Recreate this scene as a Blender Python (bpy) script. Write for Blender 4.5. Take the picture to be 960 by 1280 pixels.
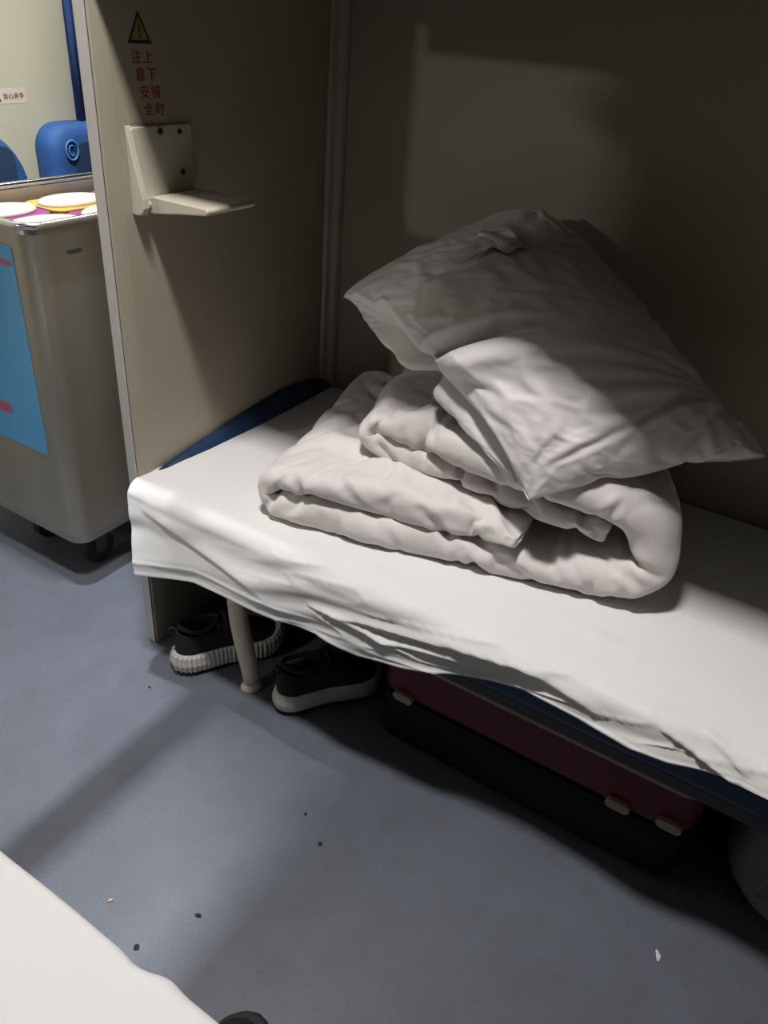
import bpy, bmesh, math, random
import numpy as np
from mathutils import Vector, Matrix
random.seed(4); rng = np.random.RandomState(7)
sc = bpy.context.scene
for o in list(bpy.data.objects): bpy.data.objects.remove(o)
COL = sc.collection

# ------------------------------------------------------------------ camera
R = np.array([[0.84650276, 0.3386011, -0.41083131],
              [0.52707886, -0.42434589, 0.73628693],
              [0.07497299, -0.83980942, -0.53767945]])
cam = bpy.data.objects.new('camera', bpy.data.cameras.new('camera')); COL.objects.link(cam)
M = Matrix([[R[0, 0], -R[0, 1], -R[0, 2], 1.21633738],
            [R[1, 0], -R[1, 1], -R[1, 2], -1.01539694],
            [R[2, 0], -R[2, 1], -R[2, 2], 1.4], [0, 0, 0, 1]])
cam.matrix_world = M
cam.data.sensor_fit = 'VERTICAL'; cam.data.sensor_height = 24.0
cam.data.lens = 24.0 * 961 / 1280; cam.data.clip_start = .02
sc.camera = cam
# ------------------------------------------------------------------ world, exposure, lamps
w = bpy.data.worlds.new('world'); sc.world = w; w.use_nodes = True
w.node_tree.nodes['Background'].inputs[0].default_value = (.30, .32, .36, 1)
w.node_tree.nodes['Background'].inputs[1].default_value = .006
sc.view_settings.view_transform = 'Standard'; sc.view_settings.look = 'None'
sc.view_settings.gamma = 1; sc.view_settings.use_curve_mapping = False
sc.view_settings.exposure = 0.0
sc.cycles.max_bounces = 6; sc.cycles.diffuse_bounces = 2; sc.cycles.use_denoising = True

def area(name, loc, size, sizey, power, color, rot=(0, 0, 0), spread=180):
    l = bpy.data.lights.new(name, 'AREA'); l.shape = 'RECTANGLE'; l.size = size; l.size_y = sizey
    l.energy = power; l.color = color; l.spread = math.radians(spread)
    o = bpy.data.objects.new(name, l); COL.objects.link(o); o.location = loc; o.rotation_euler = rot
    return o
CEIL = 2.8
area('bay_ceiling_light', (.60, -.455, 2.76), .30, .17, 46.0, (1, .965, .945))
area('aisle_edge_light', (-.15, .04, 2.74), .03, .12, 58.0, (.90, .93, 1.0))
area('aisle_wall_light', (-.93, -3.07, 1.90), .06, .40, 34.0, (1, .96, .90), rot=(0, math.radians(-55), 0))
area('aisle_ceiling_light', (-.50, 1.3, 2.76), .16, .5, 11.0, (1, .96, .88))

# ------------------------------------------------------------------ materials
def mat(name, color, rough=.6, metal=0, noise=0, nscale=20, bump=0, bscale=200, sheen=0, coat=0, spec=.5, c2=None, stretch=None, sss=0):
    m = bpy.data.materials.new(name); m.use_nodes = True; nt = m.node_tree; b = nt.nodes['Principled BSDF']
    b.inputs['Base Color'].default_value = (*color, 1); b.inputs['Roughness'].default_value = rough
    b.inputs['Metallic'].default_value = metal; b.inputs['Specular IOR Level'].default_value = spec
    b.inputs['Sheen Weight'].default_value = sheen; b.inputs['Coat Weight'].default_value = coat
    tc = nt.nodes.new('ShaderNodeTexCoord'); mp = nt.nodes.new('ShaderNodeMapping')
    nt.links.new(tc.outputs['Object'], mp.inputs[0])
    if stretch: mp.inputs['Scale'].default_value = stretch
    if noise or c2:
        n = nt.nodes.new('ShaderNodeTexNoise'); n.inputs['Scale'].default_value = nscale; n.inputs['Detail'].default_value = 6
        nt.links.new(mp.outputs[0], n.inputs['Vector'])
        r = nt.nodes.new('ShaderNodeValToRGB'); r.color_ramp.elements[0].position = .3; r.color_ramp.elements[1].position = .7
        k = 1 - noise
        r.color_ramp.elements[0].color = (*(c2 if c2 else [c * k for c in color]), 1); r.color_ramp.elements[1].color = (*color, 1)
        nt.links.new(n.outputs[0], r.inputs[0]); nt.links.new(r.outputs[0], b.inputs['Base Color'])
    if bump:
        n2 = nt.nodes.new('ShaderNodeTexNoise'); n2.inputs['Scale'].default_value = bscale; n2.inputs['Detail'].default_value = 4
        nt.links.new(mp.outputs[0], n2.inputs['Vector'])
        bp = nt.nodes.new('ShaderNodeBump'); bp.inputs['Strength'].default_value = bump; bp.inputs['Distance'].default_value = .002
        nt.links.new(n2.outputs[0], bp.inputs['Height']); nt.links.new(bp.outputs[0], b.inputs['Normal'])
    return m
M_panel = mat('cream_panel', (.40, .355, .27), .42, noise=.06, nscale=3, bump=.12, bscale=350)
M_backwall = mat('cream_wall', (.34, .305, .235), .55, noise=.05, nscale=3, bump=.1, bscale=350)
M_trim = mat('cream_trim', (.36, .325, .26), .4)
M_bunkside = mat('brown_bunk_laminate', (.10, .085, .065), .6)
M_darkwall = mat('dark_wall_laminate', (.20, .18, .14), .6)  # for unseen walls, colour kept dark to cut bounced light
M_strip = mat('grey_aluminium_strip', (.62, .59, .57), .42, metal=.25, noise=.05)
M_seam = mat('dark_seam', (.02, .018, .015), .8)
M_ceiling = mat('ceiling_paint', (.30, .30, .28), .7)
M_farwall = mat('aisle_wall_laminate', (.44, .42, .31), .5, noise=.05, nscale=4)
M_sheet = mat('white_sheet_cotton', (.80, .79, .785), .85, sheen=.15, bump=.25, bscale=900, spec=.2)
M_duvet = mat('duvet_cotton', (.74, .695, .68), .85, sheen=.2, bump=.3, bscale=800, spec=.2)
M_pillow = mat('pillow_cotton', (.80, .76, .75), .85, sheen=.2, bump=.3, bscale=800, spec=.2)
M_tag = mat('care_tag', (.88, .87, .84), .8)
M_vinyl = mat('blue_vinyl', (.012, .038, .10), .45, bump=.2, bscale=300)
M_frame = mat('dark_bunk_metal', (.05, .05, .055), .5)
M_plastic = mat('ivory_plastic', (.60, .55, .45), .35, noise=.06, nscale=8)
M_screw = mat('dark_screw_cap', (.03, .022, .016), .6)
M_red = mat('red_print', (.26, .035, .025), .6)
M_black = mat('black_print', (.025, .022, .015), .6)
M_caseshade = mat('suitcase_shade_black', (.005, .005, .006), .55, spec=.2)  # shade under the bunk painted in as black on the suitcase
M_yellow = mat('yellow_print', (.33, .23, .03), .6)
M_greymark = mat('faded_number_plate', (.33, .30, .25), .6)
M_leg = mat('cream_leg_enamel', (.55, .49, .40), .4)
M_knit = mat('black_knit', (.008, .008, .009), .85, bump=.9, bscale=500)
M_sole = mat('white_sole_rubber', (.62, .60, .56), .6, noise=.2, nscale=30)
M_tread = mat('dark_outsole', (.02, .02, .022), .7)
M_lace = mat('black_lace', (.012, .012, .012), .8)
M_case = mat('crimson_suitcase', (.11, .003, .017), .5, bump=.15, bscale=120)
M_casetrim = mat('beige_suitcase_trim', (.34, .29, .22), .5)
M_bag = mat('grey_bag_fabric', (.20, .185, .18), .8, bump=.5, bscale=300)
M_steel = mat('brushed_steel', (.42, .39, .33), .38, metal=.75, noise=.16, nscale=6, stretch=(1, 1, .3), bump=.05)
M_chrome = mat('polished_steel_rail', (.75, .75, .76), .2, metal=1)
M_recess = mat('steel_recess', (.30, .20, .20), .35, metal=.5)
M_poster = mat('sky_blue_poster', (.09, .36, .66), .5)
M_pink = mat('poster_red_ink', (.45, .10, .16), .6)
M_lid = mat('cream_meal_lid', (.60, .57, .47), .45)
M_purple = mat('purple_sleeve', (.26, .045, .20), .5)
M_orange = mat('orange_sleeve', (.72, .36, .07), .5)
M_seat = mat('blue_seat_fabric', (.016, .085, .27), .7, noise=.35, nscale=14, bump=.4, bscale=200)
M_seatdark = mat('dark_blue_seat_fabric', (.008, .03, .075), .8)
M_emblem = mat('pale_blue_stitching', (.05, .17, .40), .6)
M_curtain = mat('navy_curtain', (.012, .045, .16), .85, bump=.4, bscale=200)
M_rubber = mat('black_rubber', (.015, .015, .015), .7)
M_lamp = mat('lamp_diffuser', (.8, .8, .8), .5)
M_glass = mat('night_window_glass', (.01, .012, .015), .05)
M_crumb = mat('yellow_crumb', (.65, .48, .15), .7)
M_lint = mat('dark_lint', (.02, .02, .025), .9)
M_paper = mat('white_paper_scrap', (.7, .7, .68), .8)
M_sticker = mat('clear_sticker_film', (.40, .37, .29), .4)
M_sticker2 = mat('pale_sticker_film', (.50, .47, .39), .4)

# floor: speckled blue-grey linoleum with worn scuffs
M_floor = bpy.data.materials.new('blue_grey_linoleum'); M_floor.use_nodes = True
nt = M_floor.node_tree; b = nt.nodes['Principled BSDF']; b.inputs['Roughness'].default_value = .42
b.inputs['Specular IOR Level'].default_value = .35
tc = nt.nodes.new('ShaderNodeTexCoord')
def noise(scale, det=5):
    n = nt.nodes.new('ShaderNodeTexNoise'); n.inputs['Scale'].default_value = scale; n.inputs['Detail'].default_value = det
    nt.links.new(tc.outputs['Object'], n.inputs['Vector']); return n
def ramp(src, p0, c0, p1, c1):
    r = nt.nodes.new('ShaderNodeValToRGB'); e = r.color_ramp.elements
    e[0].position = p0; e[0].color = (*c0, 1); e[1].position = p1; e[1].color = (*c1, 1)
    nt.links.new(src, r.inputs[0]); return r
def mixc(a, b_, fac, mode='MULTIPLY'):
    m = nt.nodes.new('ShaderNodeMix'); m.data_type = 'RGBA'; m.blend_type = mode; m.inputs[0].default_value = fac
    nt.links.new(a, m.inputs[6]); nt.links.new(b_, m.inputs[7]); return m.outputs[2]
r1 = ramp(noise(3).outputs[0], .35, (.118, .130, .160), .65, (.138, .152, .186))
r2 = ramp(noise(260, 2).outputs[0], .40, (.82, .82, .84), .6, (1.06, 1.06, 1.05))
r3 = ramp(noise(14).outputs[0], .30, (.85, .86, .84), .55, (1, 1, 1))
nt.links.new(mixc(mixc(r1.outputs[0], r2.outputs[0], .6), r3.outputs[0], .6), b.inputs['Base Color'])
bp = nt.nodes.new('ShaderNodeBump'); bp.inputs['Strength'].default_value = .15; bp.inputs['Distance'].default_value = .001
nt.links.new(noise(180).outputs[0], bp.inputs['Height']); nt.links.new(bp.outputs[0], b.inputs['Normal'])

# ------------------------------------------------------------------ helpers
def obj(name, bm, m, parent=None, smooth=False, bevel=0, seg=2, sub=0):
    me = bpy.data.meshes.new(name)
    bmesh.ops.recalc_face_normals(bm, faces=bm.faces)
    bm.to_mesh(me); bm.free(); me.materials.append(m)
    o = bpy.data.objects.new(name, me); COL.objects.link(o)
    if smooth: me.polygons.foreach_set('use_smooth', [True] * len(me.polygons))
    if bevel:
        k = o.modifiers.new('bevel', 'BEVEL'); k.width = bevel; k.segments = seg; k.limit_method = 'ANGLE'
    if sub:
        k = o.modifiers.new('sub', 'SUBSURF'); k.levels = sub; k.render_levels = sub
    if parent: o.parent = parent; 
    return o
def raw(name, verts, faces, m, parent=None, smooth=True):
    me = bpy.data.meshes.new(name); me.from_pydata([tuple(v) for v in verts], [], faces); me.update()
    me.materials.append(m)
    if smooth: me.polygons.foreach_set('use_smooth', [True] * len(me.polygons))
    bm = bmesh.new(); bm.from_mesh(me); bmesh.ops.recalc_face_normals(bm, faces=bm.faces); bm.to_mesh(me); bm.free()
    o = bpy.data.objects.new(name, me); COL.objects.link(o)
    if parent: o.parent = parent
    return o
def box(bm, x0, x1, y0, y1, z0, z1):
    v = [bm.verts.new(p) for p in [(x0, y0, z0), (x1, y0, z0), (x1, y1, z0), (x0, y1, z0), (x0, y0, z1), (x1, y0, z1), (x1, y1, z1), (x0, y1, z1)]]
    for f in [(0, 3, 2, 1), (4, 5, 6, 7), (0, 1, 5, 4), (1, 2, 6, 5), (2, 3, 7, 6), (3, 0, 4, 7)]: bm.faces.new([v[i] for i in f])
    return bm
def B(*a): return box(bmesh.new(), *a)
def prism(bm, pts, axis, a, b_):
    def P(p, h): return {0: (h, p[0], p[1]), 1: (p[0], h, p[1]), 2: (p[0], p[1], h)}[axis]
    A = [bm.verts.new(P(p, a)) for p in pts]; Bv = [bm.verts.new(P(p, b_)) for p in pts]
    bm.faces.new(A); bm.faces.new(Bv[::-1]); n = len(pts)
    for i in range(n): bm.faces.new([A[i], A[(i + 1) % n], Bv[(i + 1) % n], Bv[i]])
    return bm
def tube(bm, pts, rad, n=12, flat=1.0, cap=True):
    pts = [Vector(p) for p in pts]; rads = rad if isinstance(rad, (list, tuple)) else [rad] * len(pts); rings = []
    up = Vector((0.13, 0.21, 1)).normalized()
    for i, p in enumerate(pts):
        t = (pts[min(i + 1, len(pts) - 1)] - pts[max(i - 1, 0)]).normalized()
        a = t.cross(up)
        if a.length < .05: a = t.cross(Vector((1, 0, 0)))
        a.normalize(); c = a.cross(t)
        rings.append([bm.verts.new(p + a * math.cos(2 * math.pi * k / n) * rads[i] + c * math.sin(2 * math.pi * k / n) * rads[i] * flat) for k in range(n)])
    for i in range(len(rings) - 1):
        for k in range(n): bm.faces.new([rings[i][k], rings[i][(k + 1) % n], rings[i + 1][(k + 1) % n], rings[i + 1][k]])
    if cap: bm.faces.new(rings[0][::-1]); bm.faces.new(rings[-1])
    return bm
def disc(bm, c, axis, r, h, n=24):
    pts = [(r * math.cos(2 * math.pi * k / n), r * math.sin(2 * math.pi * k / n)) for k in range(n)]
    ax = [i for i in range(3) if i != axis]
    return prism(bm, [(c[ax[0]] + p[0], c[ax[1]] + p[1]) for p in pts], axis, c[axis] - h / 2, c[axis] + h / 2)
def struct(o): o['kind'] = 'structure'; return o
def tag(o, label, cat, group=None):
    o['label'] = label; o['category'] = cat
    if group: o['group'] = group
    return o
def thing(name, label, cat, loc=(0, 0, 0), rz=0, group=None):
    o = bpy.data.objects.new(name, None); COL.objects.link(o); o.location = loc; o.rotation_euler = (0, 0, rz); o.empty_display_size = .05
    return tag(o, label, cat, group)
def rrect(x0, x1, z0, z1, r, n=6):
    out = []
    for cx, cz, a0 in [(x1 - r, z1 - r, 0), (x0 + r, z1 - r, 90), (x0 + r, z0 + r, 180), (x1 - r, z0 + r, 270)]:
        for k in range(n + 1):
            a = math.radians(a0 + 90 * k / n); out.append((cx + r * math.cos(a), cz + r * math.sin(a)))
    return out
def local(parent, o):
    o.matrix_parent_inverse = Matrix.Translation(-Vector(parent.location)); return o
def text(name, s, size, m, loc, rot, parent=None, ext=.0004):
    c = bpy.data.curves.new(name, 'FONT'); c.body = s; c.size = size; c.extrude = ext; c.offset = size * .007; c.align_x = 'CENTER'; c.align_y = 'CENTER'
    t = bpy.data.objects.new(name + '_curve', c); COL.objects.link(t)
    dg = bpy.context.evaluated_depsgraph_get(); me = bpy.data.meshes.new_from_object(t.evaluated_get(dg))
    bpy.data.objects.remove(t); me.materials.clear(); me.materials.append(m)
    o = bpy.data.objects.new(name, me); COL.objects.link(o); o.location = loc; o.rotation_euler = rot
    if parent: o.parent = parent
    return o

# noise (numpy, periodic lattice value noise)
LAT = rng.rand(64, 64)
def vnoise(x, y):
    x = np.asarray(x, float); y = np.asarray(y, float)
    xi = np.floor(x).astype(int); yi = np.floor(y).astype(int); fx = x - xi; fy = y - yi
    fx = fx * fx * fx * (fx * (fx * 6 - 15) + 10); fy = fy * fy * fy * (fy * (fy * 6 - 15) + 10)
    a = LAT[xi % 64, yi % 64]; b_ = LAT[(xi + 1) % 64, yi % 64]; c = LAT[xi % 64, (yi + 1) % 64]; d = LAT[(xi + 1) % 64, (yi + 1) % 64]
    return (a * (1 - fx) + b_ * fx) * (1 - fy) + (c * (1 - fx) + d * fx) * fy
def sstep(a, b_, x):
    t = np.clip((np.asarray(x, float) - a) / (b_ - a), 0, 1); return t * t * (3 - 2 * t)

def crumple(o, frames=14, grow=.05, goal=.5, pressure=0.0, bend=.05, weights=None, smooth=0, self_col=False):
    """Let the cloth buckle: slightly oversized fabric held softly near its modelled shape."""
    vg = o.vertex_groups.new(name='pin')
    n = len(o.data.vertices)
    if weights is None: vg.add(list(range(n)), .35, 'REPLACE')
    else:
        for i, wt in enumerate(weights): vg.add([i], float(wt), 'REPLACE')
    m = o.modifiers.new('cloth', 'CLOTH'); s = m.settings
    s.quality = 5; s.mass = .15; s.tension_stiffness = 12; s.compression_stiffness = 12; s.shear_stiffness = 4; s.bending_stiffness = bend
    s.tension_damping = 5; s.compression_damping = 5; s.air_damping = 3
    s.vertex_group_mass = 'pin'; s.pin_stiffness = goal; s.shrink_min = -grow; s.shrink_max = -grow
    s.effector_weights.gravity = .0
    if pressure: s.use_pressure = True; s.uniform_pressure_force = pressure
    m.collision_settings.use_collision = False; m.collision_settings.use_self_collision = self_col
    m.point_cache.frame_start = 1; m.point_cache.frame_end = frames + 1
    for f in range(1, frames + 1): sc.frame_set(f)
    dg = bpy.context.evaluated_depsgraph_get(); ev = o.evaluated_get(dg)
    co = np.empty(n * 3); ev.data.vertices.foreach_get('co', co)
    o.modifiers.remove(m); o.vertex_groups.clear()
    sc.frame_set(1)
    o.data.vertices.foreach_set('co', co); o.data.update()
    if smooth:
        k = o.modifiers.new('smooth', 'SMOOTH'); k.iterations = smooth; k.factor = .5
    k = o.modifiers.new('sub', 'SUBSURF'); k.levels = 1; k.render_levels = 1
    return o

# ================================================================== SETTING
TOP = .50                      # top of the lower mattress
fl = struct(obj('floor', B(-1.0, 2.0, -5.2, 3.4, -.05, 0), M_floor))
struct(obj('ceiling', B(-1.0, 2.0, -5.2, 3.4, CEIL, CEIL + .05), M_ceiling))
struct(obj('wall_back', B(.0, 2.0, .71, .745, 0, CEIL), M_backwall))
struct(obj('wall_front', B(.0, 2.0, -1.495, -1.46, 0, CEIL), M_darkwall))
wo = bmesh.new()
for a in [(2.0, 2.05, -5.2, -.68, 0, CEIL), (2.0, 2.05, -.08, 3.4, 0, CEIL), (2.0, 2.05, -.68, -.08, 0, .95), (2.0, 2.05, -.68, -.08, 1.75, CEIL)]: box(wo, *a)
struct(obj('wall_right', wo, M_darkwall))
wn = struct(obj('window_1', B(2.02, 2.03, -.68, -.08, .95, 1.75), M_glass))
wf = bmesh.new()
for a in [(1.985, 2.0, -.72, -.68, .91, 1.79), (1.985, 2.0, -.08, -.04, .91, 1.79), (1.985, 2.0, -.68, -.08, .91, .95), (1.985, 2.0, -.68, -.08, 1.75, 1.79)]: box(wf, *a)
struct(obj('window_frame', wf, M_trim, wn))
struct(obj('wall_left', B(-1.05, -1.0, -5.2, 3.4, 0, CEIL), M_farwall))
struct(obj('wall_aisle_far_end', B(-1.05, 2.05, 3.4, 3.45, 0, CEIL), M_farwall))
struct(obj('wall_aisle_near_end', B(-1.05, 2.05, -5.25, -5.2, 0, CEIL), M_farwall))

def partition(y0, y1, front):
    """end panel of a bunk bay, with a rounded cream edge, a grey metal edge strip and a dark seam between"""
    p = thing('bay_end_panel', 'cream bay end panel with a folding step, between aisle and bunk' if front == y0 else 'cream bay end panel beside the near bunk', 'partition', (0, (y0 + y1) / 2, 0))
    s = 1 if front == y0 else -1
    def yy(d): return front + s * d
    bm = bmesh.new(); far = y1 if s > 0 else y0
    prism(bm, [(-.012, yy(.005)), (.0122, yy(.005)), (.0122, yy(-.0015)), (.0150, yy(.002)), (.0185, yy(.018)), (.02, yy(.03)), (.02, far), (-.012, far)], 2, 0, CEIL)
    local(p, obj('panel_board', bm, M_panel, p))
    bm = prism(bmesh.new(), [(-.016, yy(-.004)), (.010, yy(-.004)), (.010, yy(.0045)), (-.014, yy(.0045)), (-.014, yy(.03)), (-.016, yy(.03))], 2, 0, CEIL)
    local(p, obj('edge_strip', bm, M_strip, p, bevel=.0015))
    local(p, obj('seam', B(.0102, .0121, min(yy(-.0015), yy(.005)), max(yy(-.0015), yy(.005)), 0, CEIL), M_seam, p))
    return p
partition(0, .705, 0)
partition(-1.455, -.98, -.98)
# rounded corner trim where the end panel meets the back wall
tm = prism(bmesh.new(), [(.02, .71), (.02, .672), (.026, .668), (.034, .672), (.040, .684), (.052, .694), (.056, .702), (.056, .71)], 2, .0, CEIL)
struct(obj('trim_1', tm, M_trim))
# unseen boards added over the bay opening to cast shadow bands on the floor
struct(obj('shadow_board_1', B(-.004, .004, -.75, 0, 2.22, CEIL), M_panel))
struct(obj('shadow_board_2', B(-.004, .004, -.75, 0, 1.59, 1.80), M_panel))

# ceiling lamp housings (above the frame)
def lamp_fixture(x, y, sx, sy, label, z=CEIL - .012):
    t = thing('ceiling_lamp', label, 'ceiling lamp', (x, y, z))
    bm = bmesh.new(); e = min(.012, sx * .3)
    for a in [(-sx, sx, -sy, -sy + e, -.014, .012), (-sx, sx, sy - e, sy, -.014, .012), (-sx, -sx + e, -sy + e, sy - e, -.014, .012), (sx - e, sx, -sy + e, sy - e, -.014, .012)]: box(bm, *a)
    obj('lamp_frame', bm, M_trim, t); obj('diffuser', B(-sx + e, sx - e, -sy + e, sy - e, .0, .01), M_lamp, t)
    return t
lamp_fixture(.60, -.455, .21, .11, 'rectangular lamp on the ceiling between the bunks')
lamp_fixture(-.15, .04, .04, .13, 'short slim lamp on the aisle ceiling beside the bay')
lamp_fixture(-.50, 1.3, .11, .28, 'long lamp on the aisle ceiling')
wl = lamp_fixture(-.96, -3.07, .035, .17, 'slim lamp high on the aisle wall', z=1.91); wl['category'] = 'wall lamp'

# ================================================================== MIDDLE AND UPPER BUNKS
def hanging_bunk(y0, y1, z, label):
    t = thing('upper_bunk', label, 'bunk bed', (1.0, (y0 + y1) / 2, z))
    local(t, obj('bunk_base', B(.03, 1.97, y0, y1, z, z + .05), M_bunkside, t, bevel=.008))
    local(t, obj('mattress', B(.035, 1.965, y0 + .01, y1 - .01, z + .05, z + .12), M_vinyl, t, bevel=.02, seg=3))
    return t
mbk = hanging_bunk(.0, .705, 1.485, 'middle bunk over the made bed')
local(mbk, obj('shadow_lip', B(.03, 1.97, -.006, .0, 1.450, 1.535), M_bunkside, mbk, bevel=.002))  # unseen lip added below the bunk edge to lower its shadow line
hanging_bunk(-1.455, -.75, 1.50, 'middle bunk over the near bed')
hanging_bunk(.0, .705, 2.15, 'topmost bunk over the made bed')
hanging_bunk(-1.455, -.75, 2.15, 'topmost bunk over the near bed')

# ================================================================== LOWER BUNK
bed = thing('lower_bunk', 'lower bunk with navy vinyl mattress and a cream curved leg, under the duvet', 'bunk bed', (1.0, .35, 0))
mb = bmesh.new()
prism(mb, rrect(.010, .70, .350, TOP - .014, .022), 0, .024, 1.955)
local(bed, obj('mattress', mb, M_vinyl, bed, smooth=False, bevel=.006))
# raised navy end of the mattress, along the end panel
mb = bmesh.new()
ys = [.01, .05, .14, .25, .38, .50, .56, .62, .66, .70]; zt = [.485, .500, .514, .526, .538, .547, .544, .534, .526, .522]
rows = []
for y, z in zip(ys, zt):
    rows.append([mb.verts.new(p) for p in [(.0225, y, .44), (.0225, y, z - .004), (.026, y, z), (.038, y, z - .003), (.052, y, z - .018), (.066, y, .47), (.066, y, .44)]])
for a, c in zip(rows[:-1], rows[1:]):
    for i in range(7): mb.faces.new([a[i], a[(i + 1) % 7], c[(i + 1) % 7], c[i]])
mb.faces.new(rows[0][::-1]); mb.faces.new(rows[-1])
local(bed, obj('mattress_end_roll', mb, M_vinyl, bed, smooth=True))
local(bed, obj('bunk_base', B(.03, 1.97, .026, .70, .315, .350), M_frame, bed, bevel=.006))
def curve_leg(x):
    pts = [(x - .04, .035, .318), (x - .043, .03, .29), (x - .042, .024, .25), (x - .032, .018, .20), (x - .018, .014, .15), (x - .006, .014, .10), (x, .018, .05), (x + .001, .02, .02)]
    bm = tube(bmesh.new(), pts, [.017, .018, .0185, .0185, .018, .017, .0165, .0165], 16, 1.25)
    l = local(bed, obj('leg', bm, M_leg, bed, smooth=True))
    f = tube(bmesh.new(), [(x, .02, 0), (x, .02, .006), (x, .02, .012), (x, .02, .022)], [.022, .023, .021, .017], 16, 1.2)
    fo = obj('foot', f, M_leg, l, smooth=True); fo.matrix_parent_inverse = Matrix.Identity(4)
curve_leg(.312); curve_leg(1.72)

# ------------------------------------------------------------------ sheet
hemx = [0, .06, .22, .34, .45, .55, .65, .74, .84, .90, .975, 1.05, 1.13, 1.23, 1.31, 1.38, 1.6, 1.97]
hemz = [.236, .240, .288, .297, .313, .336, .336, .358, .390, .404, .424, .422, .423, .424, .438, .444, .43, .42]
NX, = (420,)
xs = np.linspace(0, 1, NX)
nb, nr, nh = 46, 12, 38
V = []; W = []
rad = .034
for j in range(nb + nr + nh):
    if j < nb:
        yv = .695 - (.695 - 0.0) * j / nb; x0 = .040 - .028 * sstep(.15, -.0, yv); kind = 0; q = 0
    elif j < nb + nr:
        q = (j - nb) / nr; kind = 1; x0 = .012
    else:
        q = (j - nb - nr) / (nh - 1); kind = 2; x0 = .012 + .040 * q
    x = x0 + (1.965 - x0) * xs
    hz = np.interp(x, hemx, hemz) + .012 + .034 * sstep(.8, .05, x)
    if kind == 0:
        y = np.full(NX, yv); z = np.full(NX, TOP) - .004 * sstep(.12, 0, yv) + .004 * (vnoise(x * 5, yv * 5 + 3) - .5)
    elif kind == 1:
        a = q * math.pi / 2; y = -rad * np.sin(a) * np.ones(NX); z = TOP - .004 - rad * (1 - np.cos(a)) * np.ones(NX)
    else:
        ztop = TOP - .004 - rad; z = ztop + (hz - ztop) * q
        drop = (ztop - z)
        y = -rad - (.13 + .12 * sstep(.8, .05, x)) * drop - .003 * np.sin(x * 31 + q * 2) * q * sstep(.2, .5, x)
        y = y - .0025 * np.exp(-((z - hz - .030) / .003) ** 2) * sstep(.62, .45, x) - .002 * np.exp(-((z - hz - .003) / .003) ** 2)
    # soft swagged folds over the front edge
    fr = sstep(.10, -.034, y) if kind == 0 else np.ones(NX)
    dr = np.maximum(TOP - z, 0); sel = .55 + .45 * sstep(.25, .6, x)
    g = (vnoise(x * 4.5 + dr * 11 + 5, x * 1.5 - dr * 7 + 11) - .5) * .016 * fr
    g = g + (vnoise(x * 12 + dr * 34, dr * 12 - x * 5 + 31) - .5) * .0055 * fr * sel
    rdg = 1 - np.abs(vnoise(x * 8 + dr * 46 + 9, dr * 8 - x * 4 + 51) * 2 - 1)
    g = g + rdg ** 5 * .0035 * fr * sel * sstep(.25, .5, x)
    y = y - g * (1 if kind else 0); z = z + g * (.5 if kind < 2 else 0)
    V.append(np.stack([x, y, z], 1))
V = np.concatenate(V); NJ = nb + nr + nh
# pressed creases on the top and along the edge: thin sharp pleats
def crease(p, q_, h, wd, V):
    p = np.array(p); q_ = np.array(q_); d = q_ - p; L = np.linalg.norm(d); d = d / L; nrm = np.array([-d[1], d[0]])
    # arc-length style coordinate across the front: use (x, s) with s = y on top, continuing down the front
    s = np.where(V[:, 2] > TOP - .012, V[:, 1], V[:, 1] - (TOP - .012 - V[:, 2]))
    r_ = np.stack([V[:, 0], s], 1) - p; t = r_ @ d / L; c = r_ @ nrm - .006 * np.sin(t * 3)
    env = np.clip(np.sin(np.clip(t, 0, 1) * np.pi), 0, 1) ** .5
    prof = np.where(c > 0, np.exp(-(c / wd) ** 2), np.exp(-(c / (wd * .25)) ** 2))
    return env * prof * h
dz = crease((.42, .012), (.70, .02), .007, .012, V) + crease((.96, .115), (1.14, .085), .006, .010, V) + crease((.72, .10), (.98, .09), .003, .01, V)
dz += crease((.60, -.115), (1.02, -.032), .011, .014, V) + crease((.66, -.135), (.92, -.075), .008, .010, V) + crease((.52, -.125), (.78, -.13), .009, .010, V)
dz += crease((.92, -.03), (1.12, -.065), .008, .016, V) + crease((1.20, -.03), (1.33, -.075), .009, .012, V) + crease((1.26, .0), (1.34, -.05), .006, .012, V) + crease((.06, -.08), (.40, -.16), .006, .03, V)
front = sstep(0, -.03, V[:, 1])
V[:, 2] += dz * (1 - front); V[:, 1] -= dz * (.3 + .7 * front)
F = [(j * NX + i, j * NX + i + 1, (j + 1) * NX + i + 1, (j + 1) * NX + i) for j in range(NJ - 1) for i in range(NX - 1)]
sheet = raw('bed_sheet', V, F, M_sheet)
tag(sheet, 'white sheet spread over the lower bunk, hanging crumpled over its front edge', 'bed sheet')

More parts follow.
